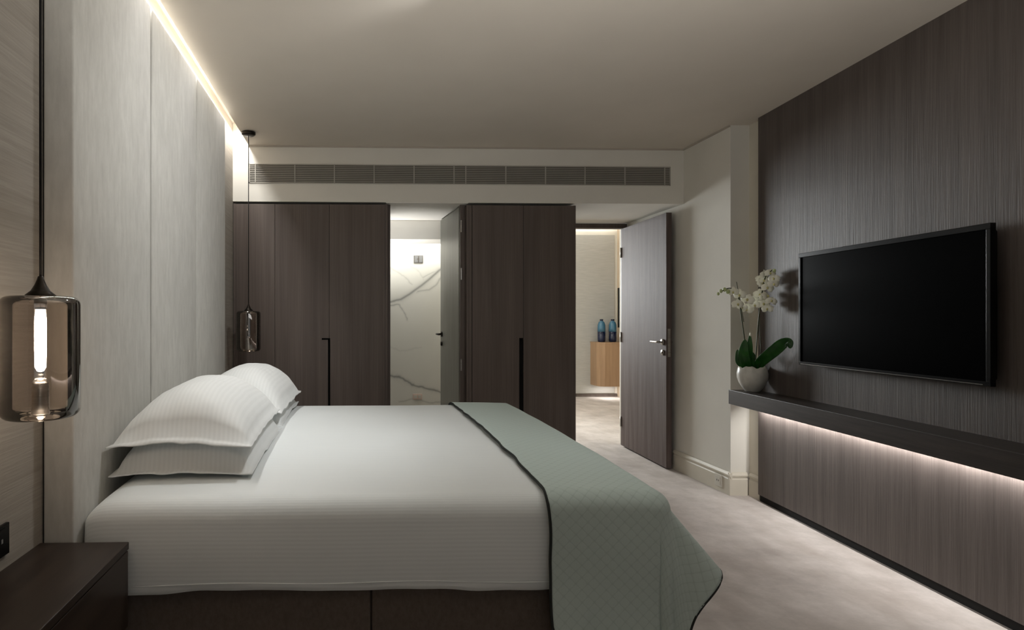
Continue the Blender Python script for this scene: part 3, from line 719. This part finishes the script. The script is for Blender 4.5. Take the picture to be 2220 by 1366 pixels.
# ------------------------------------------------------------------ orchid
OX, OY, OZ = 2.735, 3.885, .7855
orc = thing('potted_orchid', 'white orchid in a round crackled white pot at the end of the shelf', 'plant', (OX, OY, OZ))
def OP(px, py, dy=0, lim=2.765):
    dx, Y = (px - 1632) / 313, OY + dy
    if OX + dx > lim:      # keep clear of the wall: run along it, towards the camera end of the shelf, instead
        Y = Y - (OX + dx - lim) * 1.36; dx = lim - OX
    return (OX + dx, Y, OZ + (850 - py) / 313)
bm = bmesh.new(); seg = 40
prof = [(.0001, 0), (.040, 0), (.046, .006), (.062, .028), (.080, .060), (.0905, .095), (.092, .125), (.086, .155), (.080, .172), (.076, .172), (.080, .150), (.084, .120), (.070, .09), (.0001, .085)]
rings = []
for i, (r, z) in enumerate(prof):
    ring = []
    for k in range(seg):
        a = 2 * PI * k / seg; jag = (.006 * math.sin(a * 5 + 1) + .004 * math.sin(a * 11)) if i in (8, 9) else 0
        fl = 1 + (.012 * math.cos(a * 8) if 3 < i < 8 else 0)
        ring.append(bm.verts.new((OX + r * fl * math.cos(a), OY + r * fl * math.sin(a), OZ + z + jag)))
    rings.append(ring)
for a, b in zip(rings, rings[1:]):
    for k in range(seg): bm.faces.new((a[k], a[(k + 1) % seg], b[(k + 1) % seg], b[k]))
obj('pot', bm, M['pot'], orc, True)
bm = lathe([(.0001, OZ + .150), (.05, OZ + .153), (.081, OZ + .148)], OX, OY, 24, cap=False); obj('bark', bm, M['soil'], orc, True)
def leaf(pts, wid, curl=.25, flip=1, lab=None):
    P = smooth_pts(pts, 8); bm = bmesh.new(); rows = []; n = len(P)
    for i, p in enumerate(P):
        t = (P[min(i + 1, n - 1)] - P[max(i - 1, 0)]).normalized(); f = i / (n - 1)
        side = t.cross(Vector((-.62, -.78, .12)) * flip).normalized(); up = side.cross(t).normalized()
        wd = wid * (math.sin(PI * min(1, .16 + f * .84)) ** .6 if f < .98 else .08)
        rows.append([bm.verts.new(p + side * wd * s + up * abs(s) ** 1.3 * wd * curl) for s in (-1, -.7, -.35, 0, .35, .7, 1)])
    for a, b in zip(rows, rows[1:]):
        for k in range(6): bm.faces.new((a[k], a[k + 1], b[k + 1], b[k]))
    o = obj('leaf', bm, M['leaf'], orc, True); m_ = o.modifiers.new('thick', 'SOLIDIFY'); m_.thickness = .0025
    return o
leaf([OP(1640, 800, 0), OP(1652, 782, -.01), OP(1672, 760, -.03), OP(1690, 744, -.03), OP(1702, 740, -.03), OP(1705, 752, -.03)], .036)
leaf([OP(1622, 800, 0), OP(1613, 780, -.01), OP(1609, 762, -.02), OP(1613, 738, -.015)], .034)
leaf([OP(1630, 800, -.01), OP(1622, 775, -.02), OP(1620, 750, -.03), OP(1621, 728, -.025)], .018)
leaf([OP(1632, 800, .01), OP(1636, 784, .03), OP(1640, 772, .05), OP(1634, 765, .07)], .026)
leaf([OP(1628, 802, 0), OP(1606, 790, .01), OP(1604, 772, .02), OP(1606, 760, .03)], .016)
sp = [('L', [OP(1624, 805, 0), OP(1616, 745, 0), OP(1606, 690, -.01), OP(1600, 655, -.015), OP(1592, 634, -.02), OP(1576, 628, -.025), OP(1556, 636, -.03)]),
      ('R', [OP(1638, 805, 0), OP(1642, 740, 0), OP(1647, 685, 0), OP(1651, 640, -.01), OP(1658, 604, -.015), OP(1672, 592, -.02)])]
for k, pts in sp: obj('stem', tube(smooth_pts(pts, 6), .0036, 7), M['stem'], orc, True)
obj('support_stick', tube([OP(1652, 800, .02), OP(1653, 760, .01), OP(1647, 690, 0)], .0022, 6), M['stem'], orc, True)
obj('support_stick', tube([OP(1612, 700, -.005), OP(1595, 614, -.01)], .0022, 6), M['stem'], orc, True)
obj('white_bud', lathe([(.0001, OP(0, 731)[2]), (.006, OP(0, 729)[2]), (.007, OP(0, 725)[2]), (.0001, OP(0, 721)[2])], OP(1621, 0)[0], OY - .03, 10), M['petal'], orc, True)  # little white flower bud among the leaves
def flower(px, py, dy, R_, face):
    c = Vector(OP(px, py, dy)); N = Vector(face).normalized(); rot = N.to_track_quat('Z', 'Y').to_matrix()
    roll = random.uniform(-.35, .35); bm = bmesh.new()
    for k, (ang, ln, wd) in enumerate([(90, 1, .62), (210, 1, .60), (330, 1, .60), (8, 1.02, .95), (172, 1.02, .95)]):
        a = math.radians(ang) + roll; zoff = .0015 if k > 2 else 0
        dx = Vector((math.cos(a), math.sin(a), 0)); sd = Vector((-math.sin(a), math.cos(a), 0)); rows = []
        for i in range(6):
            f = i / 5; w_ = R_ * wd * .62 * math.sin(PI * (.10 + .86 * f)) ** .7
            rows.append([bm.verts.new(c + rot @ (dx * R_ * ln * (f * .95 + .05) + sd * w_ * s + Vector((0, 0, zoff + R_ * (.22 * f * (1 - f) * 2 - .28 * f * f) - .10 * R_ * s * s * f)))) for s in (-1, -.5, 0, .5, 1)])
        for p, q in zip(rows, rows[1:]):
            for j in range(4): bm.faces.new((p[j], p[j + 1], q[j + 1], q[j]))
    o = obj('flower', bm, M['petal'], orc, True)
    bm = bmesh.new(); bmesh.ops.create_icosphere(bm, subdivisions=2, radius=R_ * .17)
    for v in bm.verts: v.co.z *= 1.4; v.co.y = v.co.y * 1.5 - R_ * .1
    bm.transform(Matrix.Translation(c + N * R_ * .16) @ rot.to_4x4()); obj('flower_lip', bm, M['lip'], o, True)
for px, py, r_ in ((1583, 636, .030), (1597, 642, .034), (1611, 652, .036), (1592, 662, .032), (1619, 672, .036), (1628, 664, .030), (1606, 668, .028)):
    flower(px, py, random.uniform(-.05, .0), r_ * 1.15, (random.uniform(-1, .1), random.uniform(-1.1, -.7), random.uniform(-.2, .35)))
for px, py, r_ in ((1652, 600, .030), (1666, 598, .029), (1647, 608, .028), (1660, 612, .030), (1674, 610, .030), (1636, 652, .028), (1650, 648, .030), (1643, 617, .031), (1671, 621, .031), (1656, 628, .033), (1640, 641, .033), (1660, 645, .034), (1668, 656, .030), (1648, 661, .034), (1657, 672, .031)):
    flower(px, py, random.uniform(-.05, .01), r_ * 1.12, (random.uniform(-.9, .6), random.uniform(-1.1, -.7), random.uniform(-.2, .35)))
for px, py, r_ in ((1552, 640, .009), (1558, 634, .011), (1566, 631, .012), (1573, 635, .013), (1674, 594, .010), (1661, 595, .011)):
    bm = bmesh.new(); bmesh.ops.create_icosphere(bm, subdivisions=2, radius=r_)
    for v in bm.verts: v.co.z *= 1.3
    bm.transform(Matrix.Translation(OP(px, py, -.025))); obj('flower_bud', bm, M['bud'], orc, True)

# ------------------------------------------------------------------ socket on the skirting
so = thing('wall_socket', 'white power socket set in the cream skirting near the pillar', 'socket', (2.727, 4.23, .06))
obj('plate', box(2.7185, 2.7262, 4.195, 4.275, .035, .125, .002), M['plastic_white'], so)
obj('insert', box(2.7165, 2.7184, 4.210, 4.260, .052, .108, .001), M['plastic_white'], so)
for y in (4.225, 4.245): obj('pin_hole', box(2.7160, 2.7164, y - .003, y + .003, .074, .086), M['shadow_gap'], so)

# ------------------------------------------------------------------ far room furniture
cb = thing('wall_cabinet', 'light walnut cabinet floating on the wall of the far room', 'cabinet', (4.1, 9.2, .205))
xc = 3.875
bm = prism([(xc, 9.36), (xc, 9.12), (xc + .03, 9.06), (xc + .10, 9.03), (4.328, 9.03), (4.328, 9.36)], .205, .885, 'Z'); obj('carcass', bm, M['wood_light'], cb)
bm = prism([(xc - .005, 9.36), (xc - .005, 9.12), (xc + .027, 9.056), (xc + .10, 9.025), (4.328, 9.025), (4.328, 9.36)], .8855, .907, 'Z'); obj('top', bm, M['wood_light'], cb)
t2 = thing('television', 'narrow black television edge seen through the open doorway', 'television', (4.30, 8.9, 1.14))
obj('screen', box(4.262, 4.300, 8.3, 9.22, 1.14, 1.78, .003), M['black_gloss'], t2)
obj('wall_bracket', box(4.3005, 4.3295, 8.6, 8.95, 1.3, 1.6), M['dark_metal'], t2)
def bottle(label, px, py):
    x, _ = unproj(px, py, 9.17); y = 9.17; z = .9075
    t = thing('bottle', label, 'bottle', (x, y, z), group='blue bottles on the walnut cabinet')
    obj('lower_body', lathe([(.0001, z), (.046, z), (.058, z + .012), (.060, z + .06), (.061, z + .165)], x, y, 24), M['navy_glass'], t, True)
    obj('upper_body', lathe([(.061, z + .1655), (.060, z + .22), (.057, z + .275), (.045, z + .315), (.026, z + .335), (.024, z + .342)], x, y, 24), M['blue_glass'], t, True)
    obj('stopper', lathe([(.0001, z + .3425), (.026, z + .343), (.027, z + .366), (.0001, z + .368)], x, y, 18), M['navy_glass'], t, True)
bottle('blue and navy bottle on the walnut cabinet, nearer its left edge', 1304, 717)
bottle('blue and navy bottle on the walnut cabinet, nearer the black television edge', 1328, 717)
